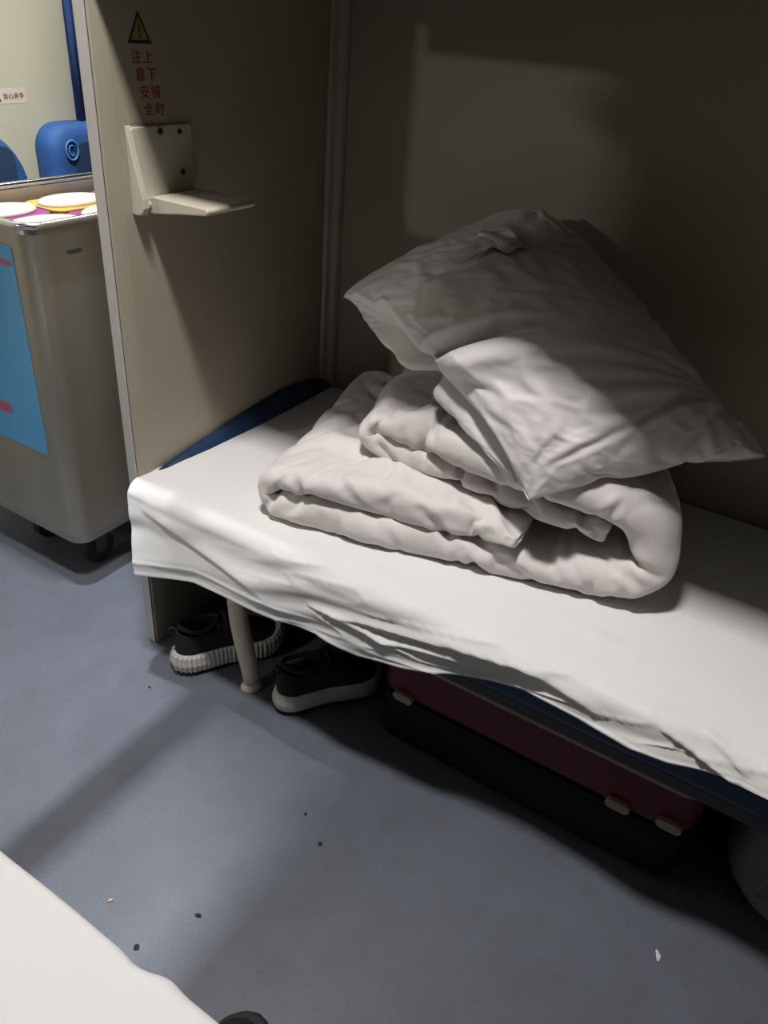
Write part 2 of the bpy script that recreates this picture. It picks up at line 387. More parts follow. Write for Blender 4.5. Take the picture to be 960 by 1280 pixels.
# ------------------------------------------------------------------ near (opposite) bunk
ob = thing('lower_bunk', 'near lower bunk at the bottom left, mostly outside the frame', 'bunk bed', (1.0, -1.1, 0))
local(ob, obj('mattress', prism(bmesh.new(), rrect(-1.45, -.765, .385, .494, .025), 0, .024, 1.97), M_vinyl, ob, bevel=.006))
local(ob, obj('bunk_base', B(.03, 1.97, -1.45, -.77, .345, .385), M_frame, ob, bevel=.006))
for lx in (.30, 1.72):
    bm = tube(bmesh.new(), [(lx, -.80, 0), (lx, -.80, .1), (lx, -.80, .345)], .018, 14); local(ob, obj('leg', bm, M_leg, ob, smooth=True))
n2 = 260; V = []
xs2 = np.linspace(.03, 1.96, n2)
for j in range(60):
    if j < 30: y = -1.44 + (.685) * j / 30 * np.ones(n2); z = .50 * np.ones(n2)
    elif j < 38:
        a = (j - 30) / 8 * math.pi / 2; y = -.757 + .017 * np.sin(a) * np.ones(n2); z = .50 - .017 * (1 - np.cos(a)) * np.ones(n2)
    else: y = -.740 * np.ones(n2); z = .483 - (.10 * (j - 38) / 21) * np.ones(n2)
    k = sstep(25, 40, j)
    y = y + k * ((vnoise(xs2 * 9, .5 + j * .02) - .5) * .012 + .005 * np.exp(-((xs2 - .84) / .02) ** 2) - .004 * np.exp(-((xs2 - .80) / .02) ** 2))
    V.append(np.stack([xs2, y, z + .003 * (vnoise(xs2 * 6, j * .2) - .5)], 1))
V = np.concatenate(V)
F = [(j * n2 + i, j * n2 + i + 1, (j + 1) * n2 + i + 1, (j + 1) * n2 + i) for j in range(59) for i in range(n2 - 1)]
tag(raw('bed_sheet', V, F, M_sheet), 'white sheet on the near bunk, at the bottom left corner', 'bed sheet')

# ================================================================== DUVET
def build_duvet():
    O = np.array([.305, .034]); e1 = np.array([.972, .234]); e2 = np.array([-.234, .972])
    # centre path (x', z above mattress, half thickness, front y', back y')
    K = [(.575, .098, .010, .010, .44), (.50, .094, .024, .004, .47), (.30, .093, .030, .0, .54), (.12, .094, .031, .0, .57), (.066, .088, .025, .002, .575),
         (.046, .063, .020, .004, .575), (.064, .036, .026, .0, .575), (.12, .031, .031, -.004, .57), (.35, .032, .031, .0, .53), (.58, .034, .031, .0, .48),
         (.715, .038, .034, -.006, .46), (.760, .072, .035, -.004, .455), (.758, .125, .035, .0, .45), (.742, .170, .036, .002, .45), (.69, .200, .036, .004, .45),
         (.60, .208, .034, .004, .46), (.45, .208, .034, .045, .50), (.33, .207, .034, .09, .52), (.235, .198, .028, .12, .535), (.200, .178, .017, .125, .54),
         (.236, .158, .020, .12, .535), (.33, .150, .026, .09, .52), (.48, .147, .024, .05, .50), (.62, .138, .022, .03, .47), (.705, .125, .012, .04, .45)]
    K = np.array(K); K[:, 0] += .016 * sstep(.45, .75, K[:, 0])
    t = np.concatenate([[0], np.cumsum(np.linalg.norm(np.diff(K[:, :2], axis=0), axis=1))])
    # catmull-rom resample
    n = 250; T = np.linspace(0, t[-1], n); P = []
    for s in T:
        i = min(max(np.searchsorted(t, s) - 1, 0), len(t) - 2); u = (s - t[i]) / (t[i + 1] - t[i])
        p0, p1, p2, p3 = K[max(i - 1, 0)], K[i], K[i + 1], K[min(i + 2, len(K) - 1)]
        d = t[i + 1] - t[i]
        m1 = (p2 - p0) / (t[i + 1] - t[max(i - 1, 0)]) * d; m2 = (p3 - p1) / (t[min(i + 2, len(t) - 1)] - t[i]) * d
        P.append((2 * u**3 - 3 * u**2 + 1) * p1 + (u**3 - 2 * u**2 + u) * m1 + (-2 * u**3 + 3 * u**2) * p2 + (u**3 - u**2) * m2)
    P = np.array(P)
    na, nc = 38, 7; ring = []
    for k in range(na): ring.append((k / (na - 1), 1.0))          # upper face front -> back
    ring = []
    for k in range(nc): a = math.pi * (k + .5) / nc - math.pi / 2; ring.append(('f', a))
    m_ = na; RW = 2 * na + 2 * nc
    V = np.zeros((n, RW, 3)); Wt = np.zeros((n, RW))
    for i in range(n):
        a = P[max(i - 1, 0)]; b_ = P[min(i + 1, n - 1)]; tg = (b_ - a)[:2]; tg = tg / np.linalg.norm(tg); nm = np.array([-tg[1], tg[0]])
        x, z, h, yf, yb = P[i]; h = max(h, .006); cap = min(h * 1.15, .04)
        pts = []
        for k in range(na): f = k / (na - 1); pts.append((yf + cap + (yb - yf - 2 * cap) * f, 1.0))
        for k in range(nc): a_ = math.pi * (k + 1) / (nc + 1); pts.append((yb - cap + cap * math.sin(a_), math.cos(a_)))
        for k in range(na): f = 1 - k / (na - 1); pts.append((yf + cap + (yb - yf - 2 * cap) * f, -1.0))
        for k in range(nc): a_ = math.pi * (k + 1) / (nc + 1); pts.append((yf + cap - cap * math.sin(a_), -math.cos(a_)))
        wob = .010 * (vnoise(T[i] * 9 + 3, 1.5) - .5)
        for k, (yl, sgn) in enumerate(pts):
            d = max(yl - yf, 0)
            off = h * sgn * (.93 + .1 * vnoise(T[i] * 10, yl * 7))
            rg = 1 - abs(2 * vnoise(T[i] * 24 + 3 + yl * 6, yl * 3 + 2) - 1)
            rg2 = 1 - abs(2 * vnoise(T[i] * 15 + 13 + yl * 11, yl * 4 + 2) - 1)
            off += sgn * (.0035 * (rg ** 2 - .4) * math.exp(-d / .05) - .0045 * rg2 ** 7 * math.exp(-d / .16) * sstep(-.01, .02, d)) * sstep(0, .02, h)
            off += sgn * .005 * (vnoise(T[i] * 7 + yl * 9, yl * 5 - T[i] * 3 + 7) - .5)
            yl2 = yl + wob
            xx = x + nm[0] * off; zz = z + nm[1] * off
            p2 = O + e1 * xx + e2 * yl2
            V[i, k] = (p2[0], p2[1], TOP + .004 + max(zz, 0.0))
            Wt[i, k] = .25 + .35 * sstep(.1, .3, yl)
    F = []
    for i in range(n - 1):
        for k in range(RW): F.append((i * RW + k, i * RW + (k + 1) % RW, (i + 1) * RW + (k + 1) % RW, (i + 1) * RW + k))
    VV = list(V.reshape(-1, 3))
    for i in (0, n - 1):
        c = len(VV); VV.append(V[i].mean(0))
        for k in range(RW): F.append((c, i * RW + k, i * RW + (k + 1) % RW))
    return VV, F, list(Wt.reshape(-1)) + [.5, .5]
VV, F, Wt = build_duvet()
duvet = raw('duvet', VV, F, M_duvet)
tag(duvet, 'pinkish white duvet folded into thick layers on the lower bunk', 'duvet')
crumple(duvet, frames=16, grow=.11, goal=.45, pressure=.22, bend=.002, weights=[x * .28 for x in Wt])
def press_creases(o, segs, O, e1, e2, wd=.0065):
    """sharp fabric creases: each valley with a soft ridge beside it, pressed along the surface normal"""
    me = o.data; n = len(me.vertices); co = np.empty(n * 3); me.vertices.foreach_get('co', co); co = co.reshape(-1, 3)
    nr = np.array([v.normal[:] for v in me.vertices]); out = np.zeros(n)
    X = (co[:, :2] - O) @ e1; Y = (co[:, :2] - O) @ e2; Z = co[:, 2] - TOP
    facing = np.clip(-(nr[:, :2] @ e2) * 1.2 + nr[:, 2] * .5 + .25, 0, 1)
    for (p, q_, yp) in segs:
        p = np.array(p); q_ = np.array(q_); d = q_ - p; L = np.linalg.norm(d); d /= L; m_ = np.array([-d[1], d[0]])
        r_ = np.stack([X, Z], 1) - p; t = r_ @ d / L; c = r_ @ m_ - .004 * np.sin(t * 3.1)
        env = np.clip(1 - ((t - .5) / .68) ** 4, 0, 1) * np.exp(-(np.maximum(np.abs(Y - yp) - .05, 0) / .03) ** 2)
        out += 1.35 * env * (-.0085 * np.exp(-(c / wd) ** 2) + .0055 * np.exp(-((c - wd * 1.9) / (wd * 1.3)) ** 2) + .003 * np.exp(-((c + wd * 2) / (wd * 1.4)) ** 2))
    co += nr * (out * facing)[:, None]
    me.vertices.foreach_set('co', co.ravel()); me.update()
press_creases(duvet, [((.423, .069), (.528, -.017), .02), ((.434, .072), (.572, .036), .02), ((.518, .077), (.598, .068), .02), ((.598, .075), (.687, .014), .01),
    ((.626, .108), (.655, .067), .02), ((.655, .073), (.731, .001), .01), ((.725, .097), (.795, .102), .02), ((.745, .080), (.800, .063), .02), ((.745, .058), (.780, .03), .01),
    ((.704, .18), (.733, .228), .02), ((.291, .208), (.302, .165), .1), ((.329, .211), (.342, .153), .1), ((.425, .192), (.419, .136), .08), ((.102, .114), (.124, .085), .02),
    ((.171, .140), (.247, .089), .03), ((.065, .075), (.031, .015), .01), ((.127, .074), (.092, .034), .01), ((.308, .048), (.337, .012), .01), ((.41, .077), (.459, .008), .01),
    ((.471, .244), (.526, .189), .05), ((.238, .165), (.294, .122), .1), ((.558, .038), (.629, -.008), .01), ((.205, .21), (.235, .17), .12), ((.56, .215), (.60, .17), .03),
    ((.660, .14), (.70, .19), .02), ((.36, .115), (.42, .075), .02)], np.array([.305, .034]), np.array([.972, .234]), np.array([-.234, .972]))
def bvh(o):
    from mathutils.bvhtree import BVHTree
    return BVHTree.FromPolygons([v.co.copy() for v in o.data.vertices], [tuple(p.vertices) for p in o.data.polygons])
for v in duvet.data.vertices: v.co.z = max(v.co.z, TOP + .0035); v.co.y = min(v.co.y, .70)

# ================================================================== PILLOW
def lagr(t): return np.array([(2 * t - 1) * (t - 1), 4 * t * (1 - t), t * (2 * t - 1)])
PG = np.array([[(.300, .370, .893), (.440, .497, 1.003), (.622, .612, 1.128)],
               [(.626, .226, .846), (.800, .325, .928), (.938, .600, .882)],
               [(.868, .130, .708), (1.036, .295, .740), (1.195, .515, .744)]])
def PP(u, v): return np.einsum('i,j,ijk->k', lagr(u), lagr(v), PG)
def pillow_point(u, v, side, T=.088):
    wd = math.exp(-(u * u + (1 - v) ** 2) / .012)
    uu = u + (.5 - u) * .03 * (4 * v * (1 - v)) + .035 * wd; vv = v + (.5 - v) * .02 * (4 * u * (1 - u)) - .04 * wd
    p = PP(uu, vv); e = 1e-3
    du = PP(uu + e, vv) - p; dv = PP(uu, vv + e) - p; nm = np.cross(du, dv); nm /= np.linalg.norm(nm); dvn = dv / np.linalg.norm(dv)
    if nm[1] > 0: nm = -nm
    th = T * (1 - .25 * v) * (4 * u * (1 - u) + 1e-9) ** .36 * (4 * v * (1 - v) + 1e-9) ** .40
    if side == 1:
        c = u - .44 - .22 * v
        th -= .075 * math.exp(-(c / .024) ** 2) * math.exp(-(v / .34) ** 2) * min(1, v * 14)
        th += .024 * math.exp(-((c - .09) / .06) ** 2) * math.exp(-(v / .35) ** 2) * min(1, v * 10)
        # folds fanning out from the pinch and from the lower corners
        for (a0, sl, am, wd_, v0, v1) in [(.62, .20, .012, .022, .22, .95), (.70, .10, .010, .018, .30, .95), (.80, -.05, .010, .02, .25, .9), (.52, .34, .010, .02, .35, .95), (.36, .30, .008, .02, .35, .9), (.87, -.22, .008, .015, .1, .8)]:
            cc = u - a0 - sl * (v - .3)
            th -= .6 * am * math.exp(-(cc / wd_) ** 2) * sstep(v0, v0 + .15, v) * sstep(v1, v1 - .2, v)
        # slit of the pillowcase opening with the tag
        cc = (v - .42) + .05 * (u - .2)
        th -= .012 * math.exp(-((u - .205 + .08 * (v - .6)) / .014) ** 2) * (sstep(.35, .43, v) * sstep(.52, .48, v) + sstep(.66, .70, v) * sstep(.97, .9, v))
        return p + nm * th
    lat = .150 * math.sin(math.pi * min(v / .55, 1)) * (4 * u * (1 - u) + 1e-9) ** .3 * (1 - .35 * math.exp(-((u - .46) / .05) ** 2))
    return p - nm * th * .62 - dvn * lat
def build_pillow():
    nu, nv = 110, 76
    us = .5 - .5 * np.cos(np.linspace(0, 1, nu) * math.pi); us = .55 * us + .45 * np.linspace(0, 1, nu)
    vs = .5 - .5 * np.cos(np.linspace(0, 1, nv) * math.pi); vs = .55 * vs + .45 * np.linspace(0, 1, nv)
    verts = []; idx = {}
    for side in (1, -1):
        for i, u in enumerate(us):
            for j, v in enumerate(vs):
                edge = i in (0, nu - 1) or j in (0, nv - 1)
                if side == -1 and edge: idx[(side, i, j)] = idx[(1, i, j)]; continue
                idx[(side, i, j)] = len(verts); verts.append(pillow_point(u, v, side))
    F = [(idx[(sd, i, j)], idx[(sd, i + 1, j)], idx[(sd, i + 1, j + 1)], idx[(sd, i, j + 1)]) for sd in (1, -1) for i in range(nu - 1) for j in range(nv - 1)]
    rim = [idx[(1, i, 0)] for i in range(nu)] + [idx[(1, nu - 1, j)] for j in range(1, nv)] + [idx[(1, i, nv - 1)] for i in range(nu - 2, -1, -1)] + [idx[(1, 0, j)] for j in range(nv - 2, 0, -1)]
    return verts, F, rim
pv, pf, rim = build_pillow()
pillow = raw('pillow', pv, pf, M_pillow)
tag(pillow, 'white pillow leaning on the back wall, on top of the folded duvet', 'pillow')
crumple(pillow, frames=16, grow=.035, goal=.6, pressure=.4, bend=.03, weights=[.13] * len(pv))
dt = bvh(duvet)
for v in pillow.data.vertices:
    h = dt.ray_cast(Vector((v.co.x, v.co.y, 2)), Vector((0, 0, -1)))
    if h[0] is not None and v.co.z < h[0].z + .006: v.co.z = h[0].z + .006
    v.co.y = min(v.co.y, .703)
rp = [pillow.data.vertices[i].co.copy() for i in rim]
sm = []
n = len(rp)
for i in range(n): sm.append(sum((rp[(i + k) % n] for k in range(-2, 3)), Vector()) / 5)
bm = bmesh.new(); tube(bm, sm + [sm[0]], .0016, 8, cap=False)
obj('piping', bm, M_pillow, pillow, smooth=True)
pt = bvh(pillow)
def on_pillow(u, v, lift=.003):
    p = Vector(pillow_point(u, v, 1)); d = (p - cam.location); 
    nd = Vector(np.array(PG.mean((0, 1)))) ; dirn = Vector((-.45, -.62, .64)).normalized()
    h = pt.ray_cast(p + dirn * .3, -dirn)
    return (h[0] if h[0] else p) + dirn * lift
bm = bmesh.new(); rows = []
for i in range(11):
    f = i / 10; row = []
    for k in range(9):
        g = k / 8; u = .150 + .105 * g - .02 * f; v = .54 + .11 * f + .02 * math.sin(g * 5)
        row.append(bm.verts.new(on_pillow(u, v, .013 + .004 * math.sin(g * 9 + f * 4) + .003 * math.sin(f * 8 - g * 3) + .012 * g * (1 - g))))
    rows.append(row)
for a, c in zip(rows[:-1], rows[1:]):
    for k in range(8): bm.faces.new([a[k], a[k + 1], c[k + 1], c[k]])
rows = []
for i in range(14):
    f = i / 13; v = .40 + .17 * f; wd_ = .004 + .016 * f
    rows.append([bm.verts.new(on_pillow(.235 - .055 * f + wd_ * k, v, .004 + .006 * math.sin(f * 3.1) + .002 * k)) for k in range(3)])
for a, c in zip(rows[:-1], rows[1:]):
    for k in range(2): bm.faces.new([a[k], a[k + 1], c[k + 1], c[k]])
tg = obj('care_tag', bm, M_tag, pillow, smooth=True); k = tg.modifiers.new('thick', 'SOLIDIFY'); k.thickness = .0012
tg['label'] = 'crumpled pale tag strip'

# ================================================================== FOLDING STEP
st = thing('folding_step', 'ivory plastic folding step on the end panel, lowered', 'step', (.02, .13, 1.06))
def pst(name, bm, m=M_plastic, parent=st, bevel=.003, **k):
    o = obj(name, bm, m, parent, bevel=bevel, **k)
    if parent is st: local(st, o)
    return o
plate = pst('back_plate', prism(bmesh.new(), rrect(.055, .212, 1.075, 1.203, .008), 0, .0202, .0262))
for (y, z, r) in [(.128, 1.193, .0062), (.178, 1.190, .0050), (.180, 1.118, .0055)]:
    c = obj('screw_cap', disc(bmesh.new(), (.0268, y, z), 0, r, .004, 20), M_screw, plate, bevel=.001)
bm = bmesh.new()
prism(bm, [(.0202, 1.205), (.0235, 1.205), (.036, 1.15), (.052, 1.085), (.053, 1.068), (.047, 1.058), (.038, 1.054), (.0202, 1.054)], 1, .048, .062)
pst('side_cheek', bm, bevel=.003)
bm = bmesh.new()
prism(bm, [(.0265, 1.080), (.046, 1.086), (.178, 1.086), (.184, 1.083), (.185, 1.078), (.178, 1.073), (.110, 1.064), (.046, 1.054), (.030, 1.054)], 1, .078, .212)
pst('tread', bm, bevel=.004, seg=3)
pst('hinge_pin', tube(bmesh.new(), [(.036, .056, 1.070), (.036, .084, 1.070)], .007, 14), bevel=0, smooth=True)

# ================================================================== STICKERS AND MARKS
def triangle(name, cx, cz, r, x, parent=None, my=1):
    def tri(rr, a, b_, nm, m):
        pts = [(cx, cz + rr), (cx - rr * .90, cz - rr * .62), (cx + rr * .90, cz - rr * .62)]
        return obj(nm, prism(bmesh.new(), pts, 0, x + a, x + b_), m, parent)
    o = [tri(r, .0, .0004, 'triangle_border', M_black), tri(r * .70, .0, .0007, 'triangle_field', M_yellow)]
    o.append(obj('exclamation_mark', prism(bmesh.new(), [(cx - r * .06, cz + r * .32), (cx + r * .06, cz + r * .32), (cx + r * .03, cz - r * .12), (cx - r * .03, cz - r * .12)], 0, x, x + .001), M_black, parent))
    o.append(obj('exclamation_dot', disc(bmesh.new(), (x + .0005, cx, cz - r * .27), 0, r * .07, .001, 10), M_black, parent))
    return o
w1 = thing('warning_sticker', 'tall warning sticker with triangle and red writing above the folding step', 'sticker', (.0203, .11, 1.30))
local(w1, obj('film', B(.0201, .0205, .062, .150, 1.208, 1.395), M_panel, w1))
for o in triangle('t', .1015, 1.352, .031, .0205, w1): local(w1, o)
for r_, (row, yc, zc) in enumerate([('注上', .104, 1.3115), ('意下', .110, 1.2840), ('安铺', .117, 1.2560), ('全时', .124, 1.2285)]):
    for k, ch in enumerate(row):
        t = text('red_character', ch, .0235, M_red, (.0206, yc - .0135 + .027 * k, zc), (math.pi / 2, 0, math.pi / 2), w1); local(w1, t)
w2 = thing('warning_sticker', 'small pale warning sticker with red writing on the far aisle wall', 'sticker', (-.9998, .53, 1.137))
local(w2, obj('film', B(-.9999, -.9994, .475, .600, 1.117, 1.157), M_sticker2, w2))
for o in triangle('t', .502, 1.134, .018, -.9994, w2): local(w2, o)
for k, ch in enumerate('当心夹手'):
    t = text('red_character', ch, .0165, M_red, (-.9992, .5325 + .0175 * k, 1.1355), (math.pi / 2, 0, math.pi / 2), w2, ext=.0006); local(w2, t)
w3 = thing('number_plate', 'faded grey number 12 on the back wall, left of the pillow', 'number plate', (.132, .7097, 1.146))
t = text('number', '12', .052, M_greymark, (.132, .7096, 1.146), (math.pi / 2, 0, 0), w3); local(w3, t)

# ================================================================== SHOES
def make_shoe(label, x, y, rz, ribbed, L=.275, sole=None, tall=1.0):
    sole = sole or M_sole
    t = thing('sneaker', label, 'shoe', (x, y, 0), rz)
    n = 30; m = 44
    S = np.linspace(0, 1, n)
    def half(s):   # half width of the outline, heel (0) to toe (1)
        return np.interp(s, [0, .04, .12, .3, .45, .62, .76, .88, .96, 1], [.010, .024, .034, .036, .037, .044, .048, .042, .026, .008])
    def ring_loft(name, zlev, matn, rib=0, parent=t):
        bm = bmesh.new(); R_ = []
        outline = [(s, -half(s)) for s in S] + [(s, half(s)) for s in S[::-1]]
        # arc-length resample so that ribs are even
        P = np.array([(s * L, w_ - .010 * sstep(.3, .9, s) ) for s, w_ in outline]); P = np.vstack([P, P[:1]])
        a = np.concatenate([[0], np.cumsum(np.linalg.norm(np.diff(P, axis=0), axis=1))]); q = np.linspace(0, a[-1], 240, endpoint=False)
        X = np.interp(q, a, P[:, 0]); Y = np.interp(q, a, P[:, 1]); c = np.array([L * .5, 0])
        tx = np.roll(X, -1) - np.roll(X, 1); ty = np.roll(Y, -1) - np.roll(Y, 1); ll = np.hypot(tx, ty); nx, ny = ty / ll, -tx / ll
        for (z, off, r_) in zlev:
            o_ = off + (rib * r_ * (np.sin(q / a[-1] * 2 * math.pi * 58) > -.2))
            toe = .014 * sstep(.8, 1.0, X / L) ** 2 if z < .02 else .006 * sstep(.8, 1, X / L)
            R_.append([bm.verts.new((X[i] + nx[i] * o_[i] if np.ndim(o_) else X[i] + nx[i] * o_, Y[i] + ny[i] * (o_[i] if np.ndim(o_) else o_), z + (toe[i] if np.ndim(toe) else toe))) for i in range(240)])
        for a_, b_ in zip(R_[:-1], R_[1:]):
            for i in range(240): bm.faces.new([a_[i], a_[(i + 1) % 240], b_[(i + 1) % 240], b_[i]])
        bm.faces.new(R_[0][::-1]); bm.faces.new(R_[-1])
        return obj(name, bm, matn, parent, smooth=not rib)
    ring_loft('outsole', [(0, -.004, 0), (.001, 0, 0), (.008, .001, 0)], M_tread)
    ring_loft('midsole', [(.008, .000, 0), (.012, .005, 1), (.026, .008, 1), (.042, .004, 1), (.047, -.001, 0)] if ribbed else [(.008, .001, 0), (.014, .006, 0), (.028, .007, 0), (.040, .002, 0), (.044, -.003, 0)], sole, rib=.0028 if ribbed else 0)
    # knit upper as one surface
    bm = bmesh.new(); R_ = []
    for s in np.linspace(0, 1, 40):
        top = np.interp(s, [0, .03, .10, .22, .36, .48, .62, .78, .90, .97, 1], [.094, .104, .100, .088, .094, .104, .088, .070, .058, .048, .040])
        hw = half(s) - .001; open_ = sstep(.03, .10, s) * sstep(.44, .34, s); xx = s * L * .985 + .002 - .010 * sstep(.12, 0, s) * 0
        row = []
        for k in range(21):
            a = math.pi * k / 20; cy = -math.cos(a); sz = math.sin(a)
            yy = cy * hw * (1 - .10 * sz); zz = .034 + (top - .034) * sz ** .72
            if open_ > 0 and sz > .80: zz -= open_ * .050 * sstep(.80, .92, sz)
            row.append(bm.verts.new((xx, yy - .010 * sstep(.3, .9, s), zz)))
        R_.append(row)
    for a_, b_ in zip(R_[:-1], R_[1:]):
        for i in range(20): bm.faces.new([a_[i], a_[i + 1], b_[i + 1], b_[i]])
    for r_ in (R_[0], R_[-1]): bm.faces.new(r_)
    obj('upper', bm, M_knit, t, smooth=True, sub=1)
    bm = bmesh.new(); pts = []
    for k in range(25):
        a = 2 * math.pi * k / 24; s = .235 + .175 * math.cos(a); pts.append((s * L, .026 * math.sin(a), np.interp(s, [.05, .10, .22, .36, .42], [.102, .099, .090, .094, .100])))
    obj('collar', tube(bm, pts, .005, 8, cap=False), M_knit, t, smooth=True)
    for k in range(4):
        s = .46 + .055 * k; zt = np.interp(s, [.48, .62, .78], [.105, .090, .072]) + .001
        pts = [(s * L + .004 * (k % 2), -.022 + .011 * j - .006, zt - .010 * abs(j - 2) ** 1.6 / 3) for j in range(5)]
        obj('lace', tube(bmesh.new(), pts, .0024, 8), M_lace, t, smooth=True)
    pts = [(.003, -.004, .088), (-.006, -.004, .092), (-.010, -.004, .098), (-.006, -.004, .106), (.004, -.004, .104)]
    obj('pull_tab', tube(bmesh.new(), pts, .003, 8), M_lace, t, smooth=True)
    return t
make_shoe('black knit sneaker with white ribbed sole, left of the cream bunk leg', .125, -.045, math.radians(62), True).scale = (1.0, 1.06, 1.36)
make_shoe('black sneaker with plain pale sole, right of the cream bunk leg', .405, .000, math.radians(60), False).scale = (.97, 1.06, 1.36)
make_shoe('black shoe on the floor by the near bunk, only its toe tip showing', .78, -.82, math.radians(84), False, L=.265, sole=M_tread)

# ================================================================== SUITCASE AND BAG
sv = thing('suitcase', 'crimson suitcase with beige trim lying under the bunk', 'suitcase', (.96, .30, 0))
def shell(z0, z1, r, grow=0):
    bm = bmesh.new(); pr = rrect(.632 - grow, 1.32 + grow, .075 - grow, .52 + grow, r, 8)
    prism(bm, pr, 2, z0, z1); return bm
local(sv, obj('lower_shell', shell(.012, .150, .05), M_caseshade, sv, bevel=.02, seg=4))  # lower half coloured black for the shade it lies in
local(sv, obj('upper_shell', shell(.150, .296, .05), M_case, sv, bevel=.022, seg=4))
local(sv, obj('trim_band', shell(.262, .276, .052, .004), M_casetrim, sv, bevel=.003))
local(sv, obj('zip_band', shell(.144, .156, .051, .003), M_caseshade, sv, bevel=.003))
for x, z in [(.70, .162), (1.18, .166), (1.275, .180)]:
    bm = prism(bmesh.new(), rrect(x - .024, x + .024, z - .011, z + .011, .0109), 1, .064, .078)
    local(sv, obj('clasp', bm, M_casetrim, sv, bevel=.004))
for x in (.66, 1.26):
    for y in (.13, .46): local(sv, obj('foot', disc(bmesh.new(), (x, y, .006), 2, .016, .0125, 16), M_black, sv))
bg = thing('travel_bag', 'soft grey bag under the bunk at the right edge', 'bag', (1.58, .25, 0))
bm = bmesh.new(); Rr = []
for i in range(17):
    a = -math.pi / 2 + math.pi * i / 16; zz = .135 + .135 * math.copysign(abs(math.sin(a)) ** .6, math.sin(a)); k = max(abs(math.cos(a)), .02) ** .45
    Rr.append([bm.verts.new((1.585 + .20 * k * math.copysign(abs(math.cos(b)) ** .7, math.cos(b)), .25 + .175 * k * math.copysign(abs(math.sin(b)) ** .7, math.sin(b)), zz + .004 * math.sin(b * 7))) for b in np.linspace(0, 2 * math.pi, 40, endpoint=False)])
for a_, b_ in zip(Rr[:-1], Rr[1:]):
    for i in range(40): bm.faces.new([a_[i], a_[(i + 1) % 40], b_[(i + 1) % 40], b_[i]])
bm.faces.new(Rr[0]); bm.faces.new(Rr[-1])
local(bg, obj('body', bm, M_bag, bg, smooth=True, sub=1))
local(bg, obj('strap', tube(bmesh.new(), [(1.45, .085, .10), (1.46, .065, .20), (1.50, .09, .262), (1.58, .12, .285), (1.66, .09, .262), (1.70, .065, .20), (1.71, .085, .10)], .008, 10, .5), M_bag, bg, smooth=True))

# ================================================================== TROLLEY
tr = thing('food_trolley', 'steel food trolley with a blue poster on its end, in the aisle', 'trolley', (-.485, .49, 0))
X0, X1, Y0, Y1 = -.68, -.29, .035, .95
bm = bmesh.new(); n_ = 9
def rring(z, r, inset=0):
    return [bm.verts.new((p[0], p[1], z)) for p in rrect(X0 + inset, X1 - inset, Y0 + inset, Y1 - inset, r, n_)]
levels = [(.13, .045, .035), (.132, .045, .02), (.145, .045, .004), (.17, .045, 0), (.955, .045, 0), (.965, .045, .002), (.965, .04, .012), (.90, .035, .014), (.895, .03, .02)]
RR = [rring(*l) for l in levels]; m_ = len(RR[0])
for a_, b_ in zip(RR[:-1], RR[1:]):
    for i in range(m_): bm.faces.new([a_[i], a_[(i + 1) % m_], b_[(i + 1) % m_], b_[i]])
bm.faces.new(RR[0][::-1]); bm.faces.new(RR[-1])
body = local(tr, obj('body', bm, M_steel, tr, smooth=False))
local(tr, obj('liner', prism(bmesh.new(), rrect(X0 + .016, X1 - .016, Y0 + .016, Y1 - .016, .03), 2, .896, .899), M_recess, tr))
rl = [(p[0], p[1], .974) for p in rrect(X0 - .001, X1 + .001, Y0 - .001, Y1 + .001, .045, 8)]
local(tr, obj('rail', tube(bmesh.new(), rl + [rl[0]], .0085, 10, cap=False), M_chrome, tr, smooth=True))
po = local(tr, obj('poster', prism(bmesh.new(), rrect(X0 + .03, X1 - .066, .405, .925, .006), 1, Y0 - .0015, Y0 - .0003), M_poster, tr))
for (x, z, wx, wz) in [(-.385, .885, .022, .006), (-.50, .885, .06, .010), (-.52, .50, .05, .014)]:
    obj('printed_mark', prism(bmesh.new(), rrect(x - wx, x + wx, z - wz, z + wz, wz * .8), 1, Y0 - .0022, Y0 - .0014), M_pink, po)
local(tr, obj('slot', prism(bmesh.new(), rrect(.125, .165, .905, .913, .004), 0, X1 - .002, X1 + .0015), M_frame, tr))
for cx in (X0 + .09, X1 - .09):
    for cy in (Y0 + .12, Y1 - .07):
        c = local(tr, obj('caster', disc(bmesh.new(), (cx, cy, .05), 0, .05, .026, 24), M_rubber, tr, bevel=.004))
        f = bmesh.new(); box(f, cx - .022, cx - .017, cy - .018, cy + .018, .04, .13); box(f, cx + .017, cx + .022, cy - .018, cy + .018, .04, .13); box(f, cx - .022, cx + .022, cy - .02, cy + .02, .122, .131)
        obj('caster_fork', f, M_frame, c)
